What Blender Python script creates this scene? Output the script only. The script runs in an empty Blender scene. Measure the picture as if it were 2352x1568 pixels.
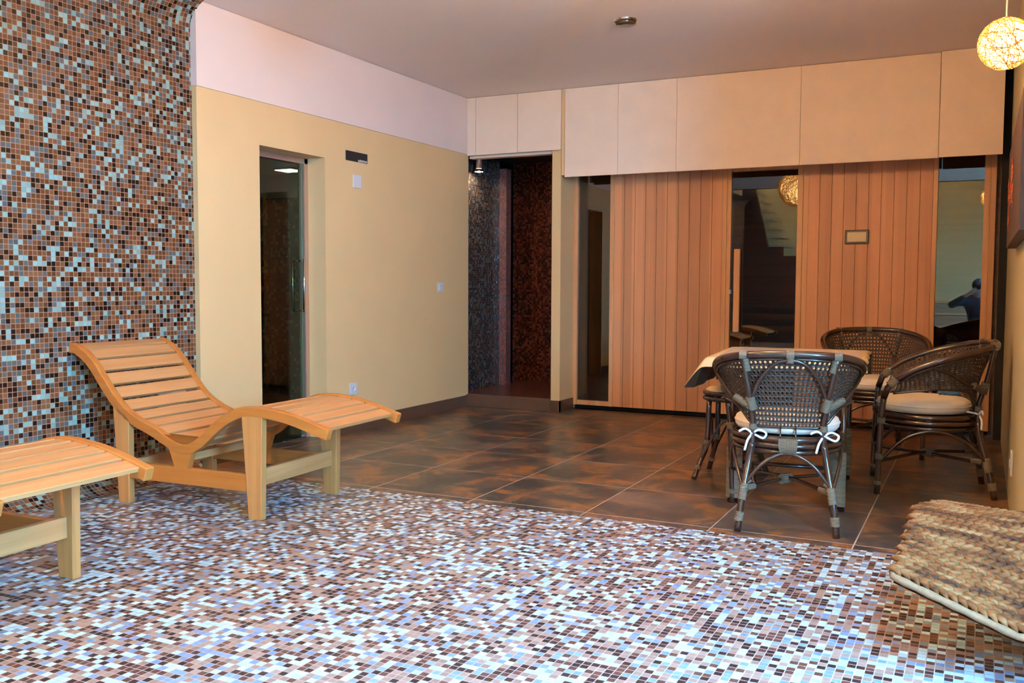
import bpy, bmesh, math, random
from mathutils import Vector, Matrix, Quaternion
random.seed(7)
R = math.radians
sc = bpy.context.scene
col = sc.collection
PI = math.pi

# ------------------------------------------------------------------ camera
YAW, PITCH, ROLL, FPX, CAMH = 0.463483, 0.0608794, 0.00418475, 2153.75, 1.07
cy_, sy_ = math.cos(YAW), math.sin(YAW)
r_ = Vector((cy_, sy_, 0)); f_ = Vector((-sy_, cy_, 0)); u_ = Vector((0, 0, 1))
cp, sp = math.cos(PITCH), math.sin(PITCH)
f2 = f_*cp - u_*sp; u2 = u_*cp + f_*sp
cr, sr = math.cos(ROLL), math.sin(ROLL)
r3 = r_*cr + u2*sr; u3 = u2*cr - r_*sr
cam_d = bpy.data.cameras.new('camera'); cam = bpy.data.objects.new('camera', cam_d); col.objects.link(cam)
cam.matrix_world = Matrix(((r3.x, u3.x, -f2.x, 0), (r3.y, u3.y, -f2.y, 0), (r3.z, u3.z, -f2.z, CAMH), (0, 0, 0, 1)))
cam_d.sensor_width = 36.0; cam_d.lens = FPX/2352*36.0; cam_d.clip_start = 0.02; cam_d.clip_end = 200
sc.camera = cam

# ------------------------------------------------------------------ world, lights, exposure
SKY = 190.0
w = bpy.data.worlds.new('world'); sc.world = w; w.use_nodes = True
bg = w.node_tree.nodes['Background']; bg.inputs[0].default_value = (0.14, 0.46, 1.0, 1); bg.inputs[1].default_value = SKY
WX = 1.8          # plane of the added side window
def portal(loc, rot, sx, sy):
    d = bpy.data.lights.new('window_portal', 'AREA'); d.shape = 'RECTANGLE'; d.size = sx; d.size_y = sy
    o = bpy.data.objects.new('window_portal', d); col.objects.link(o); o.location = loc; o.rotation_euler = rot
    d.cycles.is_portal = True
portal((WX+.02, .5, 1.65), (0, R(90), 0), 1.3, 1.2)
SKX0, SKX1, SKY0, SKY1 = .20, 1.70, -.95, 1.30      # unseen roof opening added to the right of the viewer for daylight
portal(((SKX0+SKX1)/2, (SKY0+SKY1)/2, 2.80), (0, 0, 0), SKX1-SKX0, SKY1-SKY0)
GLOBE = 36.0      # woven globe lamps, warm
BIG = 10.0
NEAR_FILL = 380.0     # small bright fill globes added just outside the frame
WARM_FILL = 12.0     # square opal fill lights added out of view
vs = sc.view_settings
vs.view_transform = 'Standard'; vs.look = 'None'; vs.exposure = 0.35; vs.gamma = 1.0
try: vs.use_curve_mapping = False
except Exception: pass

# ------------------------------------------------------------------ material helpers
def new_mat(name):
    m = bpy.data.materials.new(name); m.use_nodes = True
    return m, m.node_tree, m.node_tree.nodes['Principled BSDF']
def L(nt, a, b): nt.links.new(a, b)
def N(nt, t, **kw):
    n = nt.nodes.new(t)
    for k, v in kw.items(): setattr(n, k, v)
    return n
def plain(name, c, rough=.5, metal=0, spec=None, emit=None, es=0, coat=0):
    m, nt, b = new_mat(name)
    b.inputs['Base Color'].default_value = (*c, 1); b.inputs['Roughness'].default_value = rough; b.inputs['Metallic'].default_value = metal
    if spec is not None: b.inputs['Specular IOR Level'].default_value = spec
    if coat: b.inputs['Coat Weight'].default_value = coat
    if emit: b.inputs['Emission Color'].default_value = (*emit, 1); b.inputs['Emission Strength'].default_value = es
    return m
def mix_rgb(nt, fac, a, b, mode='MIX'):
    n = N(nt, 'ShaderNodeMix', data_type='RGBA', blend_type=mode)
    if isinstance(fac, float): n.inputs[0].default_value = fac
    else: L(nt, fac, n.inputs[0])
    for s, v in ((6, a), (7, b)):
        if isinstance(v, tuple): n.inputs[s].default_value = (*v, 1)
        else: L(nt, v, n.inputs[s])
    return n.outputs[2]
def painted(name, c, var=.06, rough=.75, scale=3.0, bump=.02):
    m, nt, b = new_mat(name)
    tc = N(nt, 'ShaderNodeTexCoord'); no = N(nt, 'ShaderNodeTexNoise'); no.inputs['Scale'].default_value = scale; no.inputs['Detail'].default_value = 5
    L(nt, tc.outputs['Object'], no.inputs['Vector'])
    c2 = tuple(x*(1-var*2.2) for x in c); c1 = tuple(min(1, x*(1+var)) for x in c)
    L(nt, mix_rgb(nt, no.outputs[0], c2, c1), b.inputs['Base Color'])
    b.inputs['Roughness'].default_value = rough
    n2 = N(nt, 'ShaderNodeTexNoise'); n2.inputs['Scale'].default_value = 120; L(nt, tc.outputs['Object'], n2.inputs['Vector'])
    bp = N(nt, 'ShaderNodeBump'); bp.inputs['Strength'].default_value = bump*5; bp.inputs['Distance'].default_value = .002
    L(nt, n2.outputs[0], bp.inputs['Height']); L(nt, bp.outputs[0], b.inputs['Normal'])
    return m
def wood(name, c_dark, c_light, axis=0, rough=.42, scale=1.0, board=None, vary=.25):
    """grain runs along the local axis; board = (axis, width) tints each board by its own tone"""
    m, nt, b = new_mat(name)
    tc = N(nt, 'ShaderNodeTexCoord'); mp = N(nt, 'ShaderNodeMapping')
    s = [28*scale]*3; s[axis] = 1.1*scale; mp.inputs['Scale'].default_value = s
    L(nt, tc.outputs['Object'], mp.inputs['Vector'])
    oi = N(nt, 'ShaderNodeObjectInfo')
    no = N(nt, 'ShaderNodeTexNoise', noise_dimensions='4D'); no.inputs['Scale'].default_value = 1.5; no.inputs['Detail'].default_value = 6; no.inputs['Distortion'].default_value = .6
    L(nt, mp.outputs[0], no.inputs['Vector'])
    mw = N(nt, 'ShaderNodeMath', operation='MULTIPLY'); mw.inputs[1].default_value = 50; L(nt, oi.outputs['Random'], mw.inputs[0]); L(nt, mw.outputs[0], no.inputs['W'])
    rp = N(nt, 'ShaderNodeValToRGB'); rp.color_ramp.elements[0].position = .3; rp.color_ramp.elements[1].position = .7
    rp.color_ramp.elements[0].color = (*c_dark, 1); rp.color_ramp.elements[1].color = (*c_light, 1)
    L(nt, no.outputs[0], rp.inputs[0])
    outc = rp.outputs[0]
    if board:
        sx = N(nt, 'ShaderNodeSeparateXYZ'); L(nt, tc.outputs['Object'], sx.inputs[0])
        dv = N(nt, 'ShaderNodeMath', operation='DIVIDE'); dv.inputs[1].default_value = board[1]; L(nt, sx.outputs[board[0]], dv.inputs[0])
        fl = N(nt, 'ShaderNodeMath', operation='FLOOR'); L(nt, dv.outputs[0], fl.inputs[0])
        wn = N(nt, 'ShaderNodeTexWhiteNoise', noise_dimensions='1D'); L(nt, fl.outputs[0], wn.inputs['W'])
        k = N(nt, 'ShaderNodeMapRange'); k.inputs['To Min'].default_value = 1-vary; k.inputs['To Max'].default_value = 1+vary*.7; L(nt, wn.outputs['Value'], k.inputs['Value'])
        cc = N(nt, 'ShaderNodeCombineColor')
        for i in range(3): L(nt, k.outputs[0], cc.inputs[i])
        outc = mix_rgb(nt, 1.0, outc, cc.outputs[0], 'MULTIPLY')
    L(nt, outc, b.inputs['Base Color']); b.inputs['Roughness'].default_value = rough
    bp = N(nt, 'ShaderNodeBump'); bp.inputs['Strength'].default_value = .12; bp.inputs['Distance'].default_value = .001
    L(nt, no.outputs[0], bp.inputs['Height']); L(nt, bp.outputs[0], b.inputs['Normal'])
    return m
def mosaic(name, pal, grout, pitch=.0216, rough=.22, coat=0.0, off=0.0, gap=.05, spec=.5, tilt=.035):
    """pal = [(share, colour)...]; UV in metres; one colour per glass tile"""
    m, nt, b = new_mat(name)
    uv = N(nt, 'ShaderNodeUVMap')
    sc_ = N(nt, 'ShaderNodeVectorMath', operation='SCALE'); sc_.inputs['Scale'].default_value = 1/pitch; L(nt, uv.outputs[0], sc_.inputs[0])
    fl = N(nt, 'ShaderNodeVectorMath', operation='FLOOR'); L(nt, sc_.outputs[0], fl.inputs[0])
    ad = N(nt, 'ShaderNodeVectorMath', operation='ADD'); ad.inputs[1].default_value = (off, off*.7, 0); L(nt, fl.outputs[0], ad.inputs[0])
    wn = N(nt, 'ShaderNodeTexWhiteNoise', noise_dimensions='3D'); L(nt, ad.outputs[0], wn.inputs['Vector'])
    rp = N(nt, 'ShaderNodeValToRGB'); cr = rp.color_ramp; cr.interpolation = 'CONSTANT'
    pos = 0
    for i, (share, c) in enumerate(pal):
        e = cr.elements[i] if i < 2 else cr.elements.new(pos)
        e.position = pos; e.color = (*c, 1); pos += share
    L(nt, wn.outputs['Value'], rp.inputs[0])
    # slight tone variation from tile to tile
    k = N(nt, 'ShaderNodeMapRange'); k.inputs['To Min'].default_value = .82; k.inputs['To Max'].default_value = 1.15
    sp_ = N(nt, 'ShaderNodeSeparateColor'); L(nt, wn.outputs['Color'], sp_.inputs[0]); L(nt, sp_.outputs[1], k.inputs['Value'])
    cc = N(nt, 'ShaderNodeCombineColor')
    for i in range(3): L(nt, k.outputs[0], cc.inputs[i])
    tile = mix_rgb(nt, 1.0, rp.outputs[0], cc.outputs[0], 'MULTIPLY')
    fr = N(nt, 'ShaderNodeVectorMath', operation='FRACTION'); L(nt, sc_.outputs[0], fr.inputs[0])
    sb = N(nt, 'ShaderNodeVectorMath', operation='SUBTRACT'); sb.inputs[1].default_value = (.5, .5, 0); L(nt, fr.outputs[0], sb.inputs[0])
    ab = N(nt, 'ShaderNodeVectorMath', operation='ABSOLUTE'); L(nt, sb.outputs[0], ab.inputs[0])
    sx = N(nt, 'ShaderNodeSeparateXYZ'); L(nt, ab.outputs[0], sx.inputs[0])
    mx = N(nt, 'ShaderNodeMath', operation='MAXIMUM'); L(nt, sx.outputs[0], mx.inputs[0]); L(nt, sx.outputs[1], mx.inputs[1])
    gt = N(nt, 'ShaderNodeMapRange'); gt.inputs['From Min'].default_value = .5-gap-.01; gt.inputs['From Max'].default_value = .5-gap+.01; L(nt, mx.outputs[0], gt.inputs['Value'])
    L(nt, mix_rgb(nt, gt.outputs[0], tile, grout), b.inputs['Base Color'])
    rr = N(nt, 'ShaderNodeMapRange'); rr.inputs['To Min'].default_value = rough; rr.inputs['To Max'].default_value = .8; L(nt, gt.outputs[0], rr.inputs['Value']); L(nt, rr.outputs[0], b.inputs['Roughness'])
    b.inputs['Specular IOR Level'].default_value = spec
    # each tile sits at its own tiny tilt
    geo = N(nt, 'ShaderNodeNewGeometry')
    tl = N(nt, 'ShaderNodeVectorMath', operation='SUBTRACT'); tl.inputs[1].default_value = (.5, .5, .5); L(nt, wn.outputs['Color'], tl.inputs[0])
    ts = N(nt, 'ShaderNodeVectorMath', operation='SCALE'); ts.inputs['Scale'].default_value = tilt; L(nt, tl.outputs[0], ts.inputs[0])
    an = N(nt, 'ShaderNodeVectorMath', operation='ADD'); L(nt, geo.outputs['Normal'], an.inputs[0]); L(nt, ts.outputs[0], an.inputs[1])
    nn = N(nt, 'ShaderNodeVectorMath', operation='NORMALIZE'); L(nt, an.outputs[0], nn.inputs[0]); L(nt, nn.outputs[0], b.inputs['Normal'])
    if coat: b.inputs['Coat Weight'].default_value = coat; b.inputs['Coat Roughness'].default_value = .08
    return m
def glass(name, tint=(.8, .8, .8), refl=1.5, alpha_dark=1.0):
    """architectural pane: clear straight-through transmission with a Fresnel reflection"""
    m = bpy.data.materials.new(name); m.use_nodes = True; nt = m.node_tree; nt.nodes.clear()
    out = N(nt, 'ShaderNodeOutputMaterial'); tr = N(nt, 'ShaderNodeBsdfTransparent'); gl = N(nt, 'ShaderNodeBsdfGlossy'); mx = N(nt, 'ShaderNodeMixShader'); fr = N(nt, 'ShaderNodeFresnel')
    tr.inputs[0].default_value = (*tint, 1); gl.inputs['Roughness'].default_value = .0; gl.inputs[0].default_value = (1, 1, 1, 1); 
    geo = N(nt, 'ShaderNodeNewGeometry'); io = N(nt, 'ShaderNodeMapRange'); io.inputs['To Min'].default_value = refl; io.inputs['To Max'].default_value = 1/refl   # same reflectance on both faces of the pane
    L(nt, geo.outputs['Backfacing'], io.inputs['Value']); L(nt, io.outputs[0], fr.inputs[0])
    L(nt, fr.outputs[0], mx.inputs[0]); L(nt, tr.outputs[0], mx.inputs[1]); L(nt, gl.outputs[0], mx.inputs[2]); L(nt, mx.outputs[0], out.inputs[0])
    return m

# ------------------------------------------------------------------ mesh helpers
class MB:
    def __init__(s): s.v = []; s.f = []; s.uv = {}; s.sm = []; s.mi = []; s.m = 0
    def face(s, idx, smooth=False, uv=None):
        if uv: s.uv[len(s.f)] = uv
        s.f.append(idx); s.sm.append(smooth); s.mi.append(s.m)
    def box(s, lo, hi, M=None):
        x0, y0, z0 = lo; x1, y1, z1 = hi
        P = [Vector(p) for p in ((x0,y0,z0),(x1,y0,z0),(x1,y1,z0),(x0,y1,z0),(x0,y0,z1),(x1,y0,z1),(x1,y1,z1),(x0,y1,z1))]
        if M: P = [M @ p for p in P]
        b = len(s.v); s.v += P
        for f in ((0,3,2,1),(4,5,6,7),(0,1,5,4),(1,2,6,5),(2,3,7,6),(3,0,4,7)): s.face([b+i for i in f])
        return s
    def hexa(s, P):
        b = len(s.v); s.v += [Vector(p) for p in P]
        for f in ((0,3,2,1),(4,5,6,7),(0,1,5,4),(1,2,6,5),(2,3,7,6),(3,0,4,7)): s.face([b+i for i in f])
        return s
    def prism(s, poly, a, b_, axis='y'):
        """extrude a 2D outline between a and b_ along axis"""
        def mk(p, t): return Vector((p[0], t, p[1])) if axis == 'y' else (Vector((t, p[0], p[1])) if axis == 'x' else Vector((p[0], p[1], t)))
        n = len(poly); b = len(s.v)
        s.v += [mk(p, a) for p in poly] + [mk(p, b_) for p in poly]
        s.face([b+i for i in range(n)][::-1]); s.face([b+n+i for i in range(n)])
        for i in range(n): j = (i+1) % n; s.face([b+i, b+j, b+n+j, b+n+i])
        return s
    def tube(s, pts, r, n=8, closed=False, cap=True):
        pts = [Vector(p) for p in pts]; m = len(pts)
        rr = r if isinstance(r, (list, tuple)) else [r]*m
        b = len(s.v); T = []
        for i in range(m):
            a = pts[i-1] if (i > 0 or closed) else pts[i]; c = pts[(i+1) % m] if (i < m-1 or closed) else pts[i]
            T.append((c-a).normalized())
        up = Vector((0, 0, 1)) if abs(T[0].z) < .9 else Vector((1, 0, 0))
        nx = T[0].cross(up).normalized()
        for i in range(m):
            nx = (nx - T[i]*nx.dot(T[i]))
            nx = nx.normalized() if nx.length > 1e-6 else T[i].orthogonal().normalized()
            ny = T[i].cross(nx)
            for k in range(n):
                a = 2*PI*k/n; s.v.append(pts[i] + (nx*math.cos(a) + ny*math.sin(a))*rr[i])
        for i in range(m if closed else m-1):
            j = (i+1) % m
            for k in range(n):
                l = (k+1) % n; s.face([b+i*n+k, b+i*n+l, b+j*n+l, b+j*n+k], True)
        if cap and not closed:
            s.face([b+k for k in range(n)][::-1]); s.face([b+(m-1)*n+k for k in range(n)])
        return s
    def sheet(s, fn, nu, nv, smooth=True, uvf=None):
        b = len(s.v)
        for j in range(nv+1):
            for i in range(nu+1): s.v.append(Vector(fn(i/nu, j/nv)))
        for j in range(nv):
            for i in range(nu):
                a = b+j*(nu+1)+i; idx = [a, a+1, a+nu+2, a+nu+1]
                s.face(idx, smooth, [uvf(x, y) for x, y in ((i/nu, j/nv), ((i+1)/nu, j/nv), ((i+1)/nu, (j+1)/nv), (i/nu, (j+1)/nv))] if uvf else None)
        return s
    def lathe(s, prof, n=24, c=(0, 0, 0), cap=True):
        b = len(s.v); m = len(prof); c = Vector(c)
        for (r, z) in prof:
            for k in range(n): a = 2*PI*k/n; s.v.append(c + Vector((r*math.cos(a), r*math.sin(a), z)))
        for i in range(m-1):
            for k in range(n): l = (k+1) % n; s.face([b+i*n+k, b+i*n+l, b+(i+1)*n+l, b+(i+1)*n+k], True)
        if cap: s.face([b+k for k in range(n)][::-1]); s.face([b+(m-1)*n+k for k in range(n)])
        return s
    def ball(s, c, r, nu=16, nv=10, sc3=(1, 1, 1)):
        return s.sheet(lambda u, v: (c[0]+r*sc3[0]*math.sin(PI*v)*math.cos(2*PI*u), c[1]+r*sc3[1]*math.sin(PI*v)*math.sin(2*PI*u), c[2]-r*sc3[2]*math.cos(PI*v)), nu, nv)
    def build(s, name, mats, parent=None, loc=None, rot=None, bevel=0, seg=2, label=None):
        me = bpy.data.meshes.new(name); me.from_pydata([tuple(v) for v in s.v], [], s.f)
        mats = mats if isinstance(mats, (list, tuple)) else [mats]
        for m in mats: me.materials.append(m)
        me.polygons.foreach_set('use_smooth', s.sm); me.polygons.foreach_set('material_index', s.mi)
        if s.uv:
            ul = me.uv_layers.new(name='UVMap')
            for p in me.polygons:
                q = s.uv.get(p.index)
                if q:
                    for k, li in enumerate(p.loop_indices): ul.data[li].uv = q[k]
        me.update()
        o = bpy.data.objects.new(name, me); col.objects.link(o)
        if parent: o.parent = parent
        if loc: o.location = loc
        if rot: o.rotation_euler = rot
        if bevel:
            bv = o.modifiers.new('bevel', 'BEVEL'); bv.width = bevel; bv.segments = seg; bv.limit_method = 'ANGLE'; bv.angle_limit = R(40)
        if label: o['label'] = label
        return o
def thing(name, label, cat, loc=(0, 0, 0), rz=0, group=None):
    o = bpy.data.objects.new(name, None); col.objects.link(o); o.location = loc; o.rotation_euler = (0, 0, rz); o.empty_display_size = .1
    o['label'] = label; o['category'] = cat
    if group: o['group'] = group
    return o
def tag(o, label, cat, group=None, kind=None):
    o['label'] = label; o['category'] = cat
    if group: o['group'] = group
    if kind: o['kind'] = kind
    return o
def struct(o, label=None):
    o['kind'] = 'structure'
    if label: o['label'] = label
    return o
def copy_tree(o, parent=None):
    c = o.copy(); col.objects.link(c)
    if parent: c.parent = parent
    for ch in list(o.children): copy_tree(ch, c)
    return c
def crom(P, n=6, closed=False):
    """Catmull-Rom through the points"""
    P = [Vector(p) for p in P]; out = []; m = len(P)
    rng = range(m if closed else m-1)
    for i in rng:
        if closed: a, b, c, d = P[i-1], P[i], P[(i+1) % m], P[(i+2) % m]
        else: a = P[i-1] if i > 0 else P[0]*2-P[1]; b = P[i]; c = P[i+1]; d = P[i+2] if i+2 < m else P[-1]*2-P[-2]
        for k in range(n):
            t = k/n; out.append(.5*((2*b)+(c-a)*t+(2*a-5*b+4*c-d)*t*t+(3*b-a-3*c+d)*t**3))
    if not closed: out.append(P[-1])
    return out

# ------------------------------------------------------------------ materials
TW = [(.17, (.21, .32, .27)), (.16, (.085, .088, .082)), (.20, (.014, .006, .004)), (.27, (.115, .040, .014)), (.20, (.165, .068, .029))]
TF = [(.26, (.38, .60, .69)), (.15, (.15, .23, .37)), (.17, (.034, .016, .014)), (.16, (.11, .042, .028)), (.26, (.27, .165, .12))]
M_wallmos = mosaic('wall_mosaic', TW, (.33, .16, .09), .0248, .25)
M_floormos = mosaic('floor_mosaic', TF, (.42, .31, .27), .0248, .30)
M_dark = mosaic('dark_glass_mosaic', [(.36, (.035, .028, .028)), (.26, (.12, .05, .022)), (.18, (.018, .018, .02)), (.20, (.12, .11, .10))], (.03, .025, .02), .0216, .06, spec=1.0, tilt=.16)
M_red = mosaic('red_glass_mosaic', [(.42, (.14, .028, .016)), (.3, (.05, .012, .008)), (.28, (.24, .06, .03))], (.05, .02, .014), .0216, .2, off=13)
M_steam = mosaic('steam_mosaic', [(.4, (.035, .028, .018)), (.3, (.018, .022, .015)), (.2, (.10, .12, .08)), (.1, (.07, .04, .02))], (.02, .018, .012), .03, .15, off=31)
M_yellow = painted('yellow_paint', (.74, .44, .19), .035)
M_pink = painted('pale_pink_paint', (.78, .56, .45), .03)
M_cream = painted('cream_panel', (.86, .60, .415), .045, scale=6)
M_ceil = painted('ceiling_paint', (.90, .73, .61), .03, rough=.5, scale=1.5)
M_rwall = painted('right_wall_paint', (.50, .38, .20), .03)
M_black = plain('black_fill', (.008, .007, .006), .9)  # near-black colour standing in for the gap's shade; also used on the sealing shell
M_base = painted('brown_tile_skirting', (.11, .05, .026), .12, rough=.35, scale=9)
M_chrome = plain('chrome', (.75, .68, .62), .12, 1)
M_copper = plain('pinkish_metal_frame', (.62, .42, .32), .3, .8)
M_plastic = plain('white_plastic', (.62, .55, .52), .4)
M_lwood = wood('lounger_wood_long', (.39, .112, .017), (.47, .16, .030), 0, .38)
M_lslat = wood('lounger_wood_slat', (.44, .175, .055), (.54, .245, .09), 1, .38)
M_lleg = wood('lounger_wood_upright', (.42, .16, .042), (.52, .225, .07), 2, .38)
M_sboard = wood('sauna_boards', (.60, .215, .082), (.70, .275, .11), 2, .5, .35, (0, .0937), .20)
M_strim = wood('sauna_trim', (.60, .24, .08), (.74, .34, .14), 2, .45, .6)
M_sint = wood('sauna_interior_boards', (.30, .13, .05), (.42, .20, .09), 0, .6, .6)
M_sglass = glass('sauna_glass', (.62, .55, .45), 1.75)
M_dglass = glass('steam_door_glass', (.66, .74, .62), 1.42)
M_wglass = glass('window_glass', (.97, .98, .97), 1.45)
M_cane = plain('dark_rattan_cane', (.038, .015, .009), .22, coat=.5)
M_weave = plain('dark_cane_weave', (.050, .024, .014), .42)
def rope_mat(name, c1, c2, scale=180):
    m, nt, b = new_mat(name); tc = N(nt, 'ShaderNodeTexCoord')
    wv = N(nt, 'ShaderNodeTexWave', bands_direction='Z'); wv.inputs['Scale'].default_value = scale*.3; wv.inputs['Distortion'].default_value = 1.0; L(nt, tc.outputs['Object'], wv.inputs['Vector'])
    L(nt, mix_rgb(nt, wv.outputs[1], c1, c2), b.inputs['Base Color']); b.inputs['Roughness'].default_value = .6
    bp = N(nt, 'ShaderNodeBump'); bp.inputs['Distance'].default_value = .003; L(nt, wv.outputs[1], bp.inputs['Height']); L(nt, bp.outputs[0], b.inputs['Normal'])
    return m
M_rope = rope_mat('rattan_binding', (.12, .075, .042), (.31, .22, .14))
M_cush = painted('cream_cushion_fabric', (.86, .68, .52), .03, rough=.9, scale=12)
M_blue = plain('blue_cloth', (.02, .09, .24), .8)
M_glassfit = plain('faceted_glass_fitting', (.10, .065, .045), .15, .5)
M_dark = M_dark
def tiled_floor():
    m, nt, b = new_mat('rust_brown_stone_tile'); tc = N(nt, 'ShaderNodeTexCoord')
    mp = N(nt, 'ShaderNodeMapping'); mp.inputs['Location'].default_value = (.44, -5.25, 0); L(nt, tc.outputs['Object'], mp.inputs['Vector'])
    sc_ = N(nt, 'ShaderNodeVectorMath', operation='SCALE'); sc_.inputs['Scale'].default_value = 1/.598; L(nt, mp.outputs[0], sc_.inputs[0])
    fl = N(nt, 'ShaderNodeVectorMath', operation='FLOOR'); L(nt, sc_.outputs[0], fl.inputs[0])
    wn = N(nt, 'ShaderNodeTexWhiteNoise', noise_dimensions='3D'); L(nt, fl.outputs[0], wn.inputs['Vector'])
    of = N(nt, 'ShaderNodeVectorMath', operation='SCALE'); of.inputs['Scale'].default_value = 9; L(nt, wn.outputs['Color'], of.inputs[0])
    ad = N(nt, 'ShaderNodeVectorMath', operation='ADD'); L(nt, tc.outputs['Object'], ad.inputs[0]); L(nt, of.outputs[0], ad.inputs[1])
    n1 = N(nt, 'ShaderNodeTexNoise'); n1.inputs['Scale'].default_value = 4.2; n1.inputs['Detail'].default_value = 9; n1.inputs['Roughness'].default_value = .65; n1.inputs['Distortion'].default_value = .5
    L(nt, ad.outputs[0], n1.inputs['Vector'])
    rp = N(nt, 'ShaderNodeValToRGB'); cr = rp.color_ramp
    cr.elements[0].position = .42; cr.elements[0].color = (.045, .036, .032, 1); cr.elements[1].position = .60; cr.elements[1].color = (.27, .10, .032, 1)
    e = cr.elements.new(.5); e.color = (.095, .060, .045, 1)
    L(nt, n1.outputs[0], rp.inputs[0])
    n2 = N(nt, 'ShaderNodeTexNoise'); n2.inputs['Scale'].default_value = 2.0; n2.inputs['Detail'].default_value = 6; L(nt, ad.outputs[0], n2.inputs['Vector'])
    mr = N(nt, 'ShaderNodeMapRange'); mr.inputs['From Min'].default_value = .52; mr.inputs['From Max'].default_value = .72; mr.inputs['To Max'].default_value = .55; L(nt, n2.outputs[0], mr.inputs['Value'])
    c = mix_rgb(nt, mr.outputs[0], rp.outputs[0], (.17, .12, .10))
    fr = N(nt, 'ShaderNodeVectorMath', operation='FRACTION'); L(nt, sc_.outputs[0], fr.inputs[0])
    sb = N(nt, 'ShaderNodeVectorMath', operation='SUBTRACT'); sb.inputs[1].default_value = (.5, .5, 0); L(nt, fr.outputs[0], sb.inputs[0])
    ab = N(nt, 'ShaderNodeVectorMath', operation='ABSOLUTE'); L(nt, sb.outputs[0], ab.inputs[0])
    sx = N(nt, 'ShaderNodeSeparateXYZ'); L(nt, ab.outputs[0], sx.inputs[0])
    mx = N(nt, 'ShaderNodeMath', operation='MAXIMUM'); L(nt, sx.outputs[0], mx.inputs[0]); L(nt, sx.outputs[1], mx.inputs[1])
    gt = N(nt, 'ShaderNodeMath', operation='GREATER_THAN'); gt.inputs[1].default_value = .4952; L(nt, mx.outputs[0], gt.inputs[0])
    L(nt, mix_rgb(nt, gt.outputs[0], c, (.50, .38, .31)), b.inputs['Base Color'])
    b.inputs['Roughness'].default_value = .32
    bp = N(nt, 'ShaderNodeBump'); bp.inputs['Strength'].default_value = .25; bp.inputs['Distance'].default_value = .002; L(nt, n1.outputs[0], bp.inputs['Height']); L(nt, bp.outputs[0], b.inputs['Normal'])
    return m
M_tile = tiled_floor()

# ================================================================== ROOM SHELL
XL, XM, XR, YM, CZ, YB = -4.03, -4.065, .15, 3.985, 2.67, -3.0
YW = 4.035      # far end of the mosaic wall
# tiled floor of the far half
o = MB().box((XL-.17, YM, -.08), (XR+.2, 7.46, 0)).build('floor', M_tile); struct(o, 'rust brown stone tile floor in front of the sauna')
# mosaic floor + cove + mosaic wall + upper cove: one continuous skin, plus its thickness
RC, RT = .16, .17
def section():
    """(x, z, arclength) along the mosaic skin from the right end of the floor, round the cove, up the wall, over to the ceiling"""
    P = [(1.8, 0)]; P.append((XM+RC, 0))
    for k in range(1, 11): a = PI/2*k/10; P.append((XM+RC-RC*math.sin(a), RC-RC*math.cos(a)))
    P.append((XM, CZ-RT))
    for k in range(1, 13): a = PI/2*k/12; P.append((XM+RT-RT*math.cos(a), CZ-RT+RT*math.sin(a)))
    s = 0; out = []
    for i, p in enumerate(P):
        if i: s += math.hypot(p[0]-P[i-1][0], p[1]-P[i-1][1])
        out.append((p[0], p[1], s))
    return out
SEC = section()
def skin(name, sec, mat, y0, y1, edge=None):
    mb = MB(); n = len(sec)
    for (x, z, s) in sec: mb.v.append(Vector((x, y0, z)))
    for (x, z, s) in sec: mb.v.append(Vector((x, y1, z)))
    for i in range(n-1): mb.face([i, i+1, n+i+1, n+i], True, [(y0, sec[i][2]), (y0, sec[i+1][2]), (y1, sec[i+1][2]), (y1, sec[i][2])])
    return mb.build(name, mat)
fl = skin('floor', SEC[:2], M_floormos, YB, YM); struct(fl, 'glass mosaic floor in the front half of the room')
wl = skin('wall_left', SEC[1:], M_wallmos, YB, YW); struct(wl, 'brown and white glass mosaic wall curving into floor and ceiling')
# solid backing so that the skin has an end edge
mb = MB(); n = len(SEC)-1
mb.prism([(x, z-(0.001 if i == 0 else 0)) for i, (x, z, s) in enumerate(SEC[1:])] + [(XM-.14, CZ+.02), (XM-.14, -.02)], YB, YW-.002)
mb.v = [Vector((v.x-.002, v.y, v.z)) for v in mb.v]
struct(mb.build('trim_1', painted('mosaic_edge_mortar', (.50, .24, .12), .03)), 'orange mortar edge at the end of the mosaic wall')
struct(MB().box((XL-.22, YB, -.08), (1.8, YM, -.004)).build('floor', M_base), 'slab under the mosaic floor')
# yellow left wall with the steam room doorway  (y 4.55 .. 5.20, z 0 .. 1.925)
DY0, DY1, DZ = 4.55, 5.20, 1.925
mb = MB()
mb.box((XL-.16, YW-.002, 0), (XL, DY0, CZ)); mb.box((XL-.16, DY1, 0), (XL, 7.2, CZ)); mb.box((XL-.16, DY0, DZ), (XL, DY1, CZ))
struct(mb.build('wall_left', M_yellow), 'yellow painted wall with steam room doorway')
# pale pink band along its top
struct(MB().box((XL-.15, YW-.008, 2.19), (XL+.010, YW, CZ-.002)).box((XL+.001, YW, 2.19), (XL+.010, 7.16, CZ-.002)).build('trim_2', M_pink), 'pale pink band on top of the yellow wall')
struct(MB().box((XL, DY1+.02, 0), (XL+.012, 7.16, .095)).box((XL, YW, 0), (XL+.012, DY0-.02, .095)).build('baseboard_left', M_base), 'brown tile skirting along the yellow wall')
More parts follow.
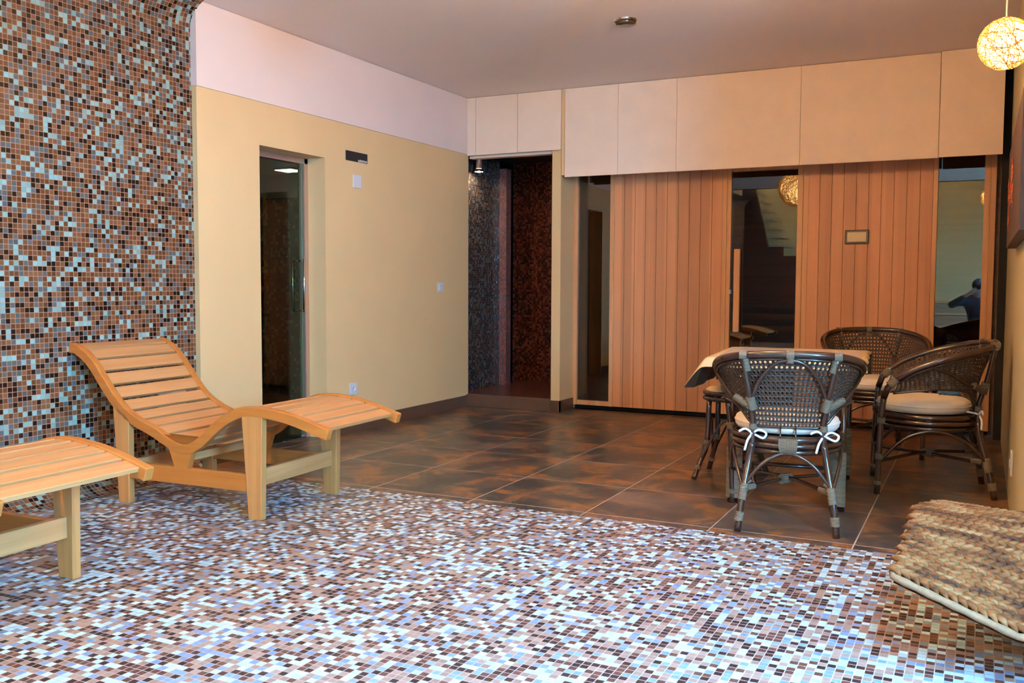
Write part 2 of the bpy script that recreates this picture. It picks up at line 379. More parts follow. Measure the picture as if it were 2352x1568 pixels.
# ceiling
struct(MB().box((XL-.2, -1.0, CZ), (SKX0, 7.5, CZ+.1)).box((SKX0, SKY1, CZ), (1.9, 7.5, CZ+.1)).box((SKX0, -1.0, CZ), (1.9, SKY0, CZ+.1)).box((SKX1, SKY0, CZ), (1.9, SKY1, CZ+.1)).build('ceiling', M_ceil), 'smooth warm beige ceiling')
rf = MB()
for k in range(4): yy = SKY0+(SKY1-SKY0)*k/3; rf.box((SKX0, yy-.03, CZ+.01), (SKX1, yy+.03, CZ+.07))
struct(rf.build('window_2', plain('added_roof_bars', (.7, .7, .68), .4)), 'white bars of the unseen roof light added for blue daylight')  # roof light added to pour blue daylight onto the floor
struct(MB().box((-6.6, 7.5, CZ), (1.9, 10.2, CZ+.1)).box((-6.6, -3.2, CZ), (XL-.2, 7.5, CZ+.1)).build('ceiling', M_black), 'unseen roof added over the shower and cabins to block sky light')  # outer shell added out of view to seal out stray sky light
struct(MB().box((-6.6, 10.1, -.1), (1.9, 10.2, CZ)).build('wall_back', M_black), 'unseen outer back wall added to block sky light')
struct(MB().box((-6.6, 3.7, -.1), (-6.5, 10.1, CZ)).box((-6.5, 3.7, -.1), (XL-.17, 3.8, CZ)).build('wall_left', M_black), 'unseen outer left wall added to block sky light')
struct(MB().box((-6.6, 3.5, -.16), (XL, 7.46, -.085)).box((-6.6, 7.46, -.12), (1.9, 10.2, -.02)).build('floor', M_black), 'unseen floor slab added under the cabins to block sky light')
# right wall (far part) + return + window front
struct(MB().box((XR, 3.42, 0), (XR+.25, 7.9, CZ)).box((XR+.24, 3.42, 0), (1.9, 3.57, CZ)).build('wall_right', M_rwall), 'beige wall beside the table')
WY0, WY1, WZ0, WZ1 = -.1, 1.1, 1.0, 2.3
struct(MB().box((WX, YB, WZ1), (WX+.15, 3.42, 4.2)).box((WX, YB, 0), (WX+.15, WY0, WZ1)).box((WX, WY1, 0), (WX+.15, 3.42, WZ1)).box((WX, WY0, -.05), (WX+.15, WY1, WZ0)).build('wall_right', M_rwall), 'wall round the added side window')
M_frame = plain('added_window_frame', (.7, .7, .68), .4)
for i in range(1):
    a = WY0; b_ = WY1
    mb = MB(); mb.box((WX+.03, a, WZ0), (WX+.09, a+.06, WZ1)).box((WX+.03, b_-.06, WZ0), (WX+.09, b_, WZ1)).box((WX+.03, a, WZ0), (WX+.09, b_, WZ0+.07)).box((WX+.03, a, WZ1-.07), (WX+.09, b_, WZ1))
    fo = struct(mb.build('window_%d' % (i+1), M_frame, bevel=.004), 'unseen white framed side window added for blue daylight')  # added side window, a second source of blue daylight
    MB().box((WX+.055, a+.06, WZ0+.07), (WX+.065, b_-.06, WZ1-.07)).build('window_pane', M_wglass, fo)
# unseen terrace added outside to reflect daylight
struct(MB().box((WX+.15, -8, -.2), (14, 12, -.06)).build('floor', painted('terrace_paving', (.42, .40, .36), .1)), 'pale unseen terrace added outside to reflect daylight')
# wall behind the camera: bright yellow stair wall, dark lower structure
M_stairwall = painted('bright_yellow_paint', (.84, .74, .34), .02)
M_darkst = painted('dark_brown_stair_side', (.05, .028, .016), .1)
struct(MB().box((XL-.2, YB-1.2, 0), (1.95, YB-1.05, 4.2)).build('wall_back', M_stairwall), 'yellow stairwell wall behind the viewer')
struct(MB().box((XL-.2, YB-1.2, 4.15), (1.95, -.9, 4.25)).build('ceiling', M_ceil), 'stairwell ceiling')
struct(MB().box((XL-.36, YB-1.2, -.05), (XL-.25, YM, 4.2)).box((1.8, YB-1.2, 0), (1.95, YB, 4.2)).box((XL-.2, -1.0, CZ), (1.9, -.9, 4.2)).build('wall_left', M_yellow), 'stairwell side walls')
struct(MB().box((XL-.2, YB-1.2, -.08), (1.95, YB, 0)).build('floor', M_tile), 'tile floor under the stair')

# ------------------------------------------------------------------ niche / shower at the back left
NZ = 2.19; PX0, PX1 = -3.226, -3.145
def uvbox(mb, lo, hi, k):
    """axis-aligned wall with metre UVs; k = normal axis"""
    b0 = len(mb.f); mb.box(lo, hi)
    for fi in range(b0, len(mb.f)):
        vs_ = [mb.v[i] for i in mb.f[fi]]; nrm = (vs_[1]-vs_[0]).cross(vs_[2]-vs_[0]); ax = max(range(3), key=lambda a: abs(nrm[a]))
        ij = [a for a in range(3) if a != ax]
        mb.uv[fi] = [(v[ij[0]], v[ij[1]]) for v in vs_]
    return mb
mb = MB(); uvbox(mb, (-4.34, 7.2, .0), (-4.20, 8.12, 2.35), 0)
struct(mb.build('wall_left', M_dark), 'dark shiny mosaic wall inside the shower niche')
mb = MB(); uvbox(mb, (-4.34, 8.12, 0), (-4.125, 8.22, 2.18), 1)
struct(mb.build('trim_3', mosaic('red_brown_mosaic', [(.5, (.26, .07, .045)), (.3, (.17, .05, .035)), (.2, (.10, .08, .09))], (.12, .05, .04), .0216, .15, off=5)), 'red brown mosaic pier in the shower')
mb = MB(); uvbox(mb, (-4.34, 8.7, 0), (PX1, 8.8, 2.35), 1); uvbox(mb, (-3.226, 7.76, 0), (-3.2, 8.7, 2.35), 0)
struct(mb.build('wall_back', M_red), 'dark red mosaic wall at the back of the shower')
struct(MB().box((-4.34, 7.22, 2.30), (-3.20, 8.8, 2.36)).build('ceiling', plain('dark_shower_ceiling', (.06, .035, .025), .5)), 'dark ceiling over the shower')
mb = MB(); uvbox(mb, (-4.2, 7.2, 0), (-3.235, 8.7, .09), 2)
struct(mb.build('floor', M_red), 'raised mosaic shower floor')
struct(MB().box((XL, 7.18, 0), (PX0+.0, 7.21, .105)).box((XL, 7.16, .0), (PX0, 7.185, .10)).build('baseboard_back', M_base, bevel=.003), 'brown tile step of the shower niche')
struct(MB().box((PX0, 7.19, 0), (PX1, 7.75, CZ)).build('wall_back', M_yellow), 'yellow pillar between shower and sauna')
struct(MB().box((PX0-.002, 7.176, 0), (PX1+.012, 7.188, .095)).box((PX1, 7.176, 0), (PX1+.012, 7.46, .095)).build('baseboard_back', M_base), 'brown tile skirting round the pillar')
struct(MB().box((XL, 7.22, NZ-.03), (PX0, 7.3, CZ)).build('wall_back', M_cream), 'lintel over the shower niche')
# cream boards hung under the ceiling
def board(x0, x1, y, z0, z1, tk=.018):
    return MB().box((x0, y-tk, z0), (x1, y, z1))
mb = MB(); s = -3.534-.0
for a, b_ in ((XL+.012, -3.935), (-3.932, -3.536), (-3.532, -3.137)): mb.box((a, 7.155, NZ-.012), (b_, 7.175, CZ-.003))
struct(mb.build('trim_4', M_cream, bevel=.0015), 'cream boards above the shower niche')
mb = MB()
for a, b_, y in ((-3.10, -2.639, 7.155), (-2.637, -2.158, 7.155), (-2.156, -1.226, 7.155), (-1.224, -.297, 7.155), (-.293, .098, 7.12)):
    mb.box((a, y, 1.952), (b_, y+.02, CZ-.003))
struct(mb.build('trim_5', M_cream, bevel=.0015), 'cream fascia boards above the sauna')
struct(MB().box((-3.135, 7.172, 1.97), (-3.10, 7.19, CZ)).build('trim_6', M_yellow), 'yellow strip between the cream boards')
struct(MB().box((.10, 7.30, 0), (XR, 9.9, CZ)).build('wall_back', M_black), 'black block painted as the shaded gap between sauna and right wall')  # solid block; the gap's shade is put into its black colour

# ================================================================== SAUNA
YS = 7.48
sa = thing('sauna_cabin', 'wooden sauna cabin front with vertical boards and three glass panes', 'sauna', (0, 0, 0))
SX0, SX1 = -3.18, .072; SZ0, SZ1 = .035, 2.35
def boards(x0, x1, nm, bw=.092):
    n = max(1, round((x1-x0)/bw)); bw = (x1-x0)/n; mb = MB()
    for i in range(n): mb.box((x0+i*bw+.0013, YS, SZ0), (x0+(i+1)*bw-.0013, YS+.02, SZ1))
    mb.box((x0, YS+.012, SZ0), (x1, YS+.04, SZ1))
    return mb.build(nm, M_sboard, sa, bevel=.0015, seg=1)
boards(-2.815+.03, -1.83-.03, 'board_panel'); boards(-1.262+.05, -.305-.03, 'board_panel')
def post(x0, x1, y0=YS-.012, nm='post', z0=SZ0, z1=SZ1): return MB().box((x0, y0, z0), (x1, YS+.05, z1)).build(nm, M_strim, sa, bevel=.003)
post(-3.18, -3.145); post(-3.145, -3.108, YS-.018); post(-2.815, -2.78); post(-1.865, -1.83); post(-1.83, -1.797, YS-.006); post(-1.287, -1.245); post(-1.245, -1.205, YS-.004)
post(-.335, -.303); post(-.005, .035); post(.035, .072, YS-.02)
def pane(x0, x1, nm='glass_pane', z0=.075, z1=SZ1, y=YS+.012):
    return MB().box((x0, y, z0), (x1, y+.008, z1)).build(nm, M_sglass, sa)
pane(-3.108, -2.815); pane(-.303, -.005)
for a, b_ in ((-3.108, -2.815), (-.303, -.005)): MB().box((a, YS-.004, SZ0), (b_, YS+.05, .075)).build('sill_rail', M_strim, sa, bevel=.002)
dr = MB().box((-1.795, YS+.002, .06), (-1.289, YS+.010, 1.96)).build('glass_door', M_sglass, sa)
MB().box((-1.795, YS-.002, 1.965), (-1.289, YS+.05, SZ1)).build('door_header', M_strim, sa, bevel=.002)
MB().box((-1.758, YS-.055, .70), (-1.712, YS-.018, 1.355)).box((-1.75, YS-.02, .80), (-1.72, YS+.002, .84)).box((-1.75, YS-.02, 1.2), (-1.72, YS+.002, 1.24)).build('door_handle', M_strim, dr, bevel=.004, label='wooden door handle')
MB().box((-1.806, YS-.03, 1.0), (-1.785, YS+.001, 1.035)).build('door_catch', M_copper, dr, bevel=.003)
MB().box((SX0+.02, YS+.045, 0), (SX1-.01, YS+.06, SZ0+.01)).build('plinth', M_black, sa)
# cabin interior
mb = MB(); mb.box((SX0-.02, 9.35, 0), (SX1+.02, 9.4, 2.3)); mb.box((SX0-.02, YS+.06, 0), (SX0+.02, 9.4, 2.3)); mb.box((SX1, YS+.06, 0), (SX1+.03, 9.4, 2.3)); mb.box((SX0, YS+.06, 2.25), (SX1, 9.4, 2.32)); mb.box((SX0, YS+.06, 0), (SX1, 9.4, .02))
mb.build('cabin_lining', M_sint, sa)
def bench(z, y0, y1):
    mb = MB(); y = y0
    while y < y1-.05: mb.box((-2.9, y, z-.03), (.02, y+.08, z)); y += .1
    for zz in (z-.09, z-.2): mb.box((-2.9, y0-.02, zz-.05), (.02, y0, zz))
    mb.build('bench', M_sint, sa)
bench(.9, 8.75, 9.33); bench(.48, 8.2, 8.75)
# small framed sign on the boards
sg = thing('framed_sign', 'small cream rectangular sign in a dark brown frame on the sauna boards', 'sign', (-.849, YS-.001, 1.435))
MB().box((-.086, -.014, -.053), (.086, 0, .053)).build('frame', plain('dark_brown_frame', (.06, .03, .015), .4), sg, bevel=.006)
MB().box((-.068, -.017, -.036), (.068, -.013, .036)).build('plate', painted('cream_plate', (.78, .55, .30), .05, scale=30), sg, bevel=.002)
# ================================================================== STEAM ROOM
DX = -4.195
sd = MB().box((DX-.004, DY0+.02, .02), (DX+.004, DY1-.045, DZ-.045)).build('door_1', M_dglass); struct(sd, 'dark glass steam room door')
M_steamtrim = M_copper
struct(MB().box((DX-.03, DY1-.04, 0), (DX+.02, DY1-.001, DZ)).box((DX-.03, DY0, DZ-.04), (DX+.02, DY1, DZ-.001)).box((DX-.03, DY0+.001, 0), (DX+.02, DY0+.02, DZ)).build('trim_7', M_copper, bevel=.003), 'pinkish metal frame of the steam room door')
for dx in (.05, -.05):
    y = 5.11
    MB().tube([(DX+dx, y, .875), (DX+dx, y, 1.235)], .008, 10).tube([(DX, y, .885), (DX+dx, y, .885)], .006, 8).tube([(DX, y, 1.225), (DX+dx, y, 1.225)], .006, 8).build('door_handle', M_chrome, sd, label='slim vertical chrome bar handle')
struct(MB().box((DX-.02, DY1-.05, 0), (DX-.004, DY1-.03, DZ-.04)).build('trim_8', plain('grey_door_seal', (.30, .27, .25), .4)), 'grey seal beside the steam door')
mb = MB()
uvbox(mb, (-6.25, 3.9, 0), (-6.15, 7.1, 1.88), 0); uvbox(mb, (-6.2, 7.05, 0), (XL-.17, 7.15, 1.88), 1); uvbox(mb, (-6.2, 3.9, 0), (XL-.17, 4.0, 2.1), 1); uvbox(mb, (-6.2, 3.9, -.05), (DX+.01, 7.1, .005), 2); uvbox(mb, (-4.84, 5.9, 0), (XL-.165, 7.05, 2.1), 0)
struct(mb.build('wall_left', M_steam), 'dark green mosaic walls inside the steam room')
M_stc = plain('steam_plaster', (.16, .14, .115), .6)
struct(MB().box((-6.25, 3.9, 1.88), (-6.155, 7.1, 2.12)).box((-6.25, 7.055, 1.88), (XL-.17, 7.15, 2.12)).build('wall_left', M_stc), 'grey plaster band above the steam room mosaic')
struct(MB().box((-6.25, 3.9, 2.1), (DX+.01, 7.15, 2.2)).build('ceiling', M_stc), 'steam room ceiling')
M_lamp = plain('lit_diffuser', (1, 1, 1), .5, emit=(.80, .95, 1), es=14)
stl = thing('ceiling_panel_light', 'square white ceiling light glowing inside the steam room', 'lamp', (-5.59, 6.70, 2.10))
MB().box((-.10, -.10, -.02), (.10, .10, 0)).build('housing', M_plastic, stl, bevel=.004)
MB().box((-.09, -.09, -.024), (.09, .09, -.019)).build('diffuser', M_lamp, stl)
# small wall fittings on the yellow wall
vt = thing('vent_opening', 'dark rectangular unfinished vent hole high on the yellow wall', 'vent', (XL+.002, 5.56, 1.973))
MB().box((-.001, -.128, -.034), (.004, .128, .034)).build('opening', plain('dark_hole', (.012, .008, .006), .9), vt)
mb = MB()
for k in range(9): mb.ball((.004, .02+k*.0125, -.028+random.random()*.008), .009, 8, 6)
mb.build('plaster_crumbs', painted('plaster', (.45, .33, .26), .2), vt)
def wallplate(name, label, cat, y, z, s=.04, kind='switch'):
    t = thing(name, label, cat, (XL, y, z))
    MB().box((0, -s, -s), (.009, s, s)).build('cover_plate', M_plastic, t, bevel=.003)
    if kind == 'switch': MB().box((.008, -s*.55, -s*.6), (.014, s*.55, s*.6)).build('rocker', M_plastic, t, bevel=.003)
    if kind == 'socket':
        MB().lathe([(0.0, 0), (s*.5, 0), (s*.5, .004), (s*.42, .004), (s*.40, .001), (0.0, .001)], 20).build('socket_face', M_plastic, t, loc=(.009, 0, 0), rot=(0, R(90), 0))
    return t
wallplate('blank_wall_box', 'plain white square box below the dark vent hole', 'wall box', 5.56, 1.80, .047, 'blank')
wallplate('light_switch', 'white light switch on the yellow wall near the shower niche', 'switch', 6.715, 1.043, .04)
wallplate('wall_socket', 'white wall socket low on the yellow wall above the lounger foot', 'socket', 5.50, .315, .042, 'socket')
cpl = thing('cover_plate_box', 'cream box low on the mosaic wall behind the wooden lounger', 'wall box', (XM, 3.84, .40))
MB().box((0, -.095, -.10), (.02, .095, .10)).build('cover', M_cush, cpl, bevel=.003)
t = thing('wall_socket', 'white socket low on the beige right wall beside the rattan chair', 'socket', (XR, 4.78, .27), PI)
MB().box((0, -.04, -.055), (.01, .04, .055)).build('cover_plate', M_plastic, t, bevel=.003)
MB().lathe([(0.0, 0), (.02, 0), (.02, .004), (.016, .004), (.015, .001), (0.0, .001)], 20).build('socket_face', M_plastic, t, loc=(.01, 0, 0), rot=(0, R(90), 0))
# shower downlight
sp_ = thing('spot_light', 'small round lit ceiling spotlight inside the dark shower', 'lamp', (-4.10, 7.52, 2.30))
MB().lathe([(.028, 0), (.028, -.20)], 16).build('lamp_tube', M_copper, sp_)
MB().lathe([(.028, -.19), (.05, -.215), (.046, -.218), (0.0, -.205)], 20, cap=False).build('reflector', M_chrome, sp_)
MB().lathe([(0.0, -.214), (.043, -.214), (.0, -.222)], 20, cap=False).build('bulb', plain('lit_bulb', (1, 1, 1), .5, emit=(1, .85, .62), es=260), sp_)
# recessed glass fitting in the ceiling
rl = thing('recessed_downlight', 'unlit round glass and chrome downlight in the ceiling', 'lamp', (-1.982, 5.49, CZ))
MB().lathe([(.052, 0), (.056, -.012), (.070, -.014), (.076, -.006), (.078, 0)], 28, cap=False).build('trim_ring', M_chrome, rl)
MB().lathe([(0.0, -.028), (.03, -.03), (.058, -.026), (.066, -.016), (.05, -.006), (0, -.004)], 12, cap=False).build('faceted_glass', M_glassfit, rl)

# ================================================================== GLOBE LAMPS
def globe_lamp(name, label, loc, r, strength, top, dens=70, wire=.0016, big=False):
    t = thing(name, label, 'lamp', loc)
    rnd = random.Random(int(r*1000)+3)
    mb = MB()
    for k in range(dens):
        ax = Vector((rnd.gauss(0, 1), rnd.gauss(0, 1), rnd.gauss(0, 1))).normalized(); q = ax.to_track_quat('Z', 'Y')
        off = rnd.uniform(-.75, .75); rr = r*math.sqrt(1-off*off); ph = rnd.random()*6
        pts = []
        for i in range(26):
            a = 2*PI*i/26; wob = 1+.03*math.sin(3*a+ph)
            p = Vector((rr*math.cos(a), rr*math.sin(a), r*off+.10*r*math.sin(2*a+ph))); p = p.normalized()*r*wob
            pts.append(q @ p)
        mb.tube(pts, wire, 4, closed=True)
    m = plain(name+'_wire', (.70, .42, .12), .35, .3)
    mb.build('woven_shade', m, t)
    em, nt, b = new_mat(name+'_glow'); tc = N(nt, 'ShaderNodeTexCoord'); no = N(nt, 'ShaderNodeTexNoise'); no.inputs['Scale'].default_value = 22; no.inputs['Detail'].default_value = 5; no.inputs['Distortion'].default_value = 2
    L(nt, tc.outputs['Object'], no.inputs['Vector'])
    mr = N(nt, 'ShaderNodeMapRange'); mr.inputs['From Min'].default_value = .35; mr.inputs['From Max'].default_value = .7; mr.inputs['To Min'].default_value = strength*.35; mr.inputs['To Max'].default_value = strength*1.6; L(nt, no.outputs[0], mr.inputs['Value'])
    b.inputs['Base Color'].default_value = (.8, .6, .3, 1); b.inputs['Emission Color'].default_value = (1, .62, .22, 1); L(nt, mr.outputs[0], b.inputs['Emission Strength'])
    MB().ball((0, 0, 0), r*.9, 24, 14).build('inner_diffuser', em, t)
    MB().tube([(0, 0, r*.9), (0, 0, top-loc[2])], .003, 6).build('cord', M_plastic, t)
    MB().lathe([(.03, 0), (.03, -.015), (.02, -.03), (0, -.03)], 16, c=(0, 0, top-loc[2])).build('ceiling_rose', M_plastic, t)
    return t
globe_lamp('globe_pendant', 'glowing woven wire globe lamp by the top of the right wall', (.052, 4.06, 1.985), .094, GLOBE, CZ)
globe_lamp('globe_pendant', 'large woven globe lamp seen reflected in the sauna door', (-2.24, 2.0, 2.365), .24, BIG, CZ, 110, .0022)
globe_lamp('globe_pendant', 'unseen woven globe fill lamp added in the stairwell behind the viewer', (-3.0, -3.45, 3.7), .15, 3500, 4.15, 60, .002)  # added to brighten the stair wall mirrored in the sauna glass

globe_lamp('globe_pendant', 'unseen woven globe fill lamp added above the front of the rattan chairs', (-1.0, 3.95, 2.44), .12, NEAR_FILL*.85, CZ, 50, .0014)  # fill lamp added out of frame to warm the far walls
globe_lamp('globe_pendant', 'unseen woven globe fill lamp added over the middle of the mosaic floor', (-1.9, 3.25, 2.44), .12, NEAR_FILL*.38, CZ, 50, .0014)  # weaker fill lamp, also added out of frame for warm light
M_warmfill = plain('warm_fill_opal', (1, .9, .75), .5, emit=(1, .66, .36), es=WARM_FILL)  # opal of the fill lights added out of view for warmth
for x, y in ((-2.0, 1.0), (-1.0, -.4)):
    t = thing('fill_ceiling_light', 'unseen square warm fill light added above the '+{(-2.0, 1.0): 'front of the mosaic floor', (-1.0, -.4): 'space behind the viewer'}[(x, y)], 'lamp', (x, y, CZ))
    MB().box((-.30, -.30, -.05), (.30, .30, 0)).build('housing', M_plastic, t, bevel=.004)
    MB().box((-.28, -.28, -.062), (.28, .28, -.049)).build('diffuser', M_warmfill, t, bevel=.004)
# ================================================================== PICTURE ON THE RIGHT WALL
pc = thing('box_picture', 'thick dark brown box canvas with red orange flowers on the right wall', 'picture', (XR, 4.5, 1.5))
MB().box((-.045, -.88, -.24), (0, .88, .24)).build('canvas_box', plain('dark_brown_canvas', (.055, .022, .014), .6), pc, bevel=.004)
mb = MB(); rnd = random.Random(5)
for k in range(46):
    y = rnd.uniform(-.05, .75)*1.0; z = -.10+.16*rnd.random()+.05*math.sin(y*9); s = rnd.uniform(.018, .05)
    n = 5; a0 = rnd.random()*6
    for q in range(n):
        a = a0+2*PI*q/n; c = Vector((-.047, y+s*.6*math.cos(a), z+s*.6*math.sin(a)))
        mb.sheet(lambda u, v, c=c, a=a, s=s: (c.x-.002*math.sin(PI*u), c.y+s*.5*((u-.5)*math.cos(a)-(v-.5)*.7*math.sin(a)), c.z+s*.5*((u-.5)*math.sin(a)+(v-.5)*.7*math.cos(a))), 3, 3)
mb.build('flower_motif', painted('red_orange_petals', (.75, .12, .03), .35, scale=20), pc)

# ================================================================== WOODEN LOUNGERS
LT = [(-1.175, .768), (-1.12, .760), (-1.048, .720), (-.99, .668), (-.928, .594), (-.86, .519), (-.795, .464), (-.71, .420), (-.615, .387), (-.53, .350), (-.46, .322), (-.40, .314), (-.345, .336), (-.29, .376), (-.23, .424), (-.16, .470), (-.083, .503), (0, .515), (.083, .513), (.20, .498), (.31, .471), (.425, .436)]
LT = [(x*.965 if x < 0 else x, z) for x, z in LT]
def make_lounger(label):
    t = thing('wooden_lounger', label, 'lounger', group='wooden loungers along the mosaic wall')
    P = crom([(x, 0, z) for x, z in LT], 4)
    tan = [(P[min(i+1, len(P)-1)]-P[max(i-1, 0)]).normalized() for i in range(len(P))]
    H = .048
    top = [(p.x, p.z) for p in P]; bot = []
    for p, d in zip(P, tan):
        n = Vector((d.z, 0, -d.x))
        if n.z > 0: n = -n
        bot.append((p.x+n.x*H, p.z+n.z*H))
    for y0, y1 in ((0, .038), (.572, .610)):
        mb = MB(); n = len(top); b = 0
        for (x, z) in top: mb.v += [Vector((x, y0, z)), Vector((x, y1, z))]
        for (x, z) in bot: mb.v += [Vector((x, y0, z)), Vector((x, y1, z))]
        for i in range(n-1):
            mb.face([2*i, 2*i+1, 2*i+3, 2*i+2][::-1]); q = 2*n
            mb.face([q+2*i, q+2*i+2, q+2*i+3, q+2*i+1][::-1])
            mb.face([2*i, 2*i+2, q+2*i+2, q+2*i][::-1]); mb.face([2*i+1, q+2*i+1, q+2*i+3, 2*i+3][::-1])
        mb.face([0, 2*n, 2*n+1, 1][::-1]); mb.face([2*n-2, 2*n-1, 4*n-1, 4*n-2][::-1])
        mb.build('side_rail', M_lwood, t, bevel=.004)
    # slats across, following the curve
    s = 0; cum = [0]
    for i in range(1, len(P)): s += (P[i]-P[i-1]).length; cum.append(s)
    W, G = .066, .0175; a = .012
    while a+W < s-.004:
        mid = a+W/2; i = max(k for k in range(len(cum)) if cum[k] <= mid); f = (mid-cum[i])/max(1e-6, (cum[min(i+1, len(P)-1)]-cum[i]))
        p = P[i].lerp(P[min(i+1, len(P)-1)], f); d = tan[i].lerp(tan[min(i+1, len(P)-1)], f).normalized()
        ang = math.atan2(d.z, d.x)
        o = MB().box((-W/2, -.268, -.010), (W/2, .268, .009)).build('slat', M_lslat, t, bevel=.003)
        n = Vector((-math.sin(ang), 0, math.cos(ang))); o.location = Vector((p.x, .305, p.z)) - n*.016; o.rotation_euler = (0, -ang, 0)
        a += W+G
    # legs
    def leg(xt0, xt1, xb0, xb1, zt0, zt1, y0, y1, nm='leg'):
        return MB().hexa([(xb0, y0, 0), (xb1, y0, 0), (xb1, y1, 0), (xb0, y1, 0), (xt0, y0, zt0), (xt1, y0, zt1), (xt1, y1, zt1), (xt0, y1, zt0)]).build(nm, M_lleg, t, bevel=.003)
    for y0, y1 in ((.0, .036), (.574, .610)):
        leg(-.050, .066, -.016, .056, .475, .470, y0, y1)
        leg(-.842, -.742, -.815, -.748, .475, .425, y0, y1)
        MB().box((-.755, y0+.004, .123), (-.02, y1-.004, .203)).build('stretcher', M_lwood, t, bevel=.003)
        # curved bracket under the hollow of the seat
        N_ = 9; pl = []
        for k in range(N_+1): u = k/N_; pl.append((-.540+.085*(u**.6), .350-.150*u))
        pr = [(-.297-.078*(k/N_)**.6, .350-.150*k/N_) for k in range(N_+1)]
        poly = pl + pr[::-1] + [(-.36, .296), (-.41, .284), (-.49, .302)]
        MB().prism([(x, z) for x, z in poly], y0+.002, y1-.002).build('seat_bracket', M_lwood, t, bevel=.002)
    MB().box((.005, .036, .150), (.035, .574, .228)).build('cross_rail', M_lslat, t, bevel=.003)
    MB().box((-.797, .036, .123), (-.767, .574, .203)).build('cross_rail', M_lslat, t, bevel=.003)
    MB().box((-.445, .034, .225), (-.405, .576, .262)).build('cross_rail', M_lslat, t, bevel=.003)
    return t
lo1 = make_lounger('curved slatted wooden lounger nearer the steam room door')
lo1.location = (-2.93, 3.225, 0); lo1.rotation_euler = (0, 0, R(2))
lo2 = copy_tree(lo1); lo2.location = (-2.935, 1.69, 0)
lo2['label'] = 'curved slatted wooden lounger cut off by the left picture edge'

# ================================================================== RATTAN CHAIRS
RIM = [(0, -.30, .778), (.12, -.292, .775), (.215, -.25, .765), (.29, -.16, .742), (.322, -.03, .705), (.312, .10, .655), (.288, .185, .60)]
BOT = [(0, -.205, .452), (.075, -.203, .452), (.15, -.19, .462), (.215, -.15, .535), (.268, -.05, .552), (.285, .07, .545), (.272, .20, .525)]
def mirror(P): return [(-x, y, z) for x, y, z in P[::-1][:-1]] + list(P)
def along(P, u):
    n = len(P)-1; f = u*n; i = min(int(f), n-1); return P[i].lerp(P[i+1], f-i)
RIMC = crom(mirror(RIM), 8); BOTC = crom(mirror(BOT), 8)
def shell(u, v):
    a = along(BOTC, u); b = along(RIMC, u); p = a.lerp(b, v)
    out = Vector((p.x, p.y, 0)); out = out.normalized() if out.length else Vector((0, -1, 0))
    return p - out*.018*math.sin(PI*v)*1.0
def wrap(mb, a, b, r, n=10):
    """a few tight turns of binding between two points"""
    a = Vector(a); b = Vector(b); L_ = (b-a).length; k = max(2, int(L_/.006)); pts = []; rr = []
    for i in range(k*2+1):
        pts.append(a.lerp(b, i/(k*2))); rr.append(r*(1.0 if i % 2 else 1.14))
    mb.tube(pts, rr, n)
def bind(specs, parent):
    for sp in specs:
        mb = MB(); wrap(mb, *sp); mb.build('binding', M_rope, parent)
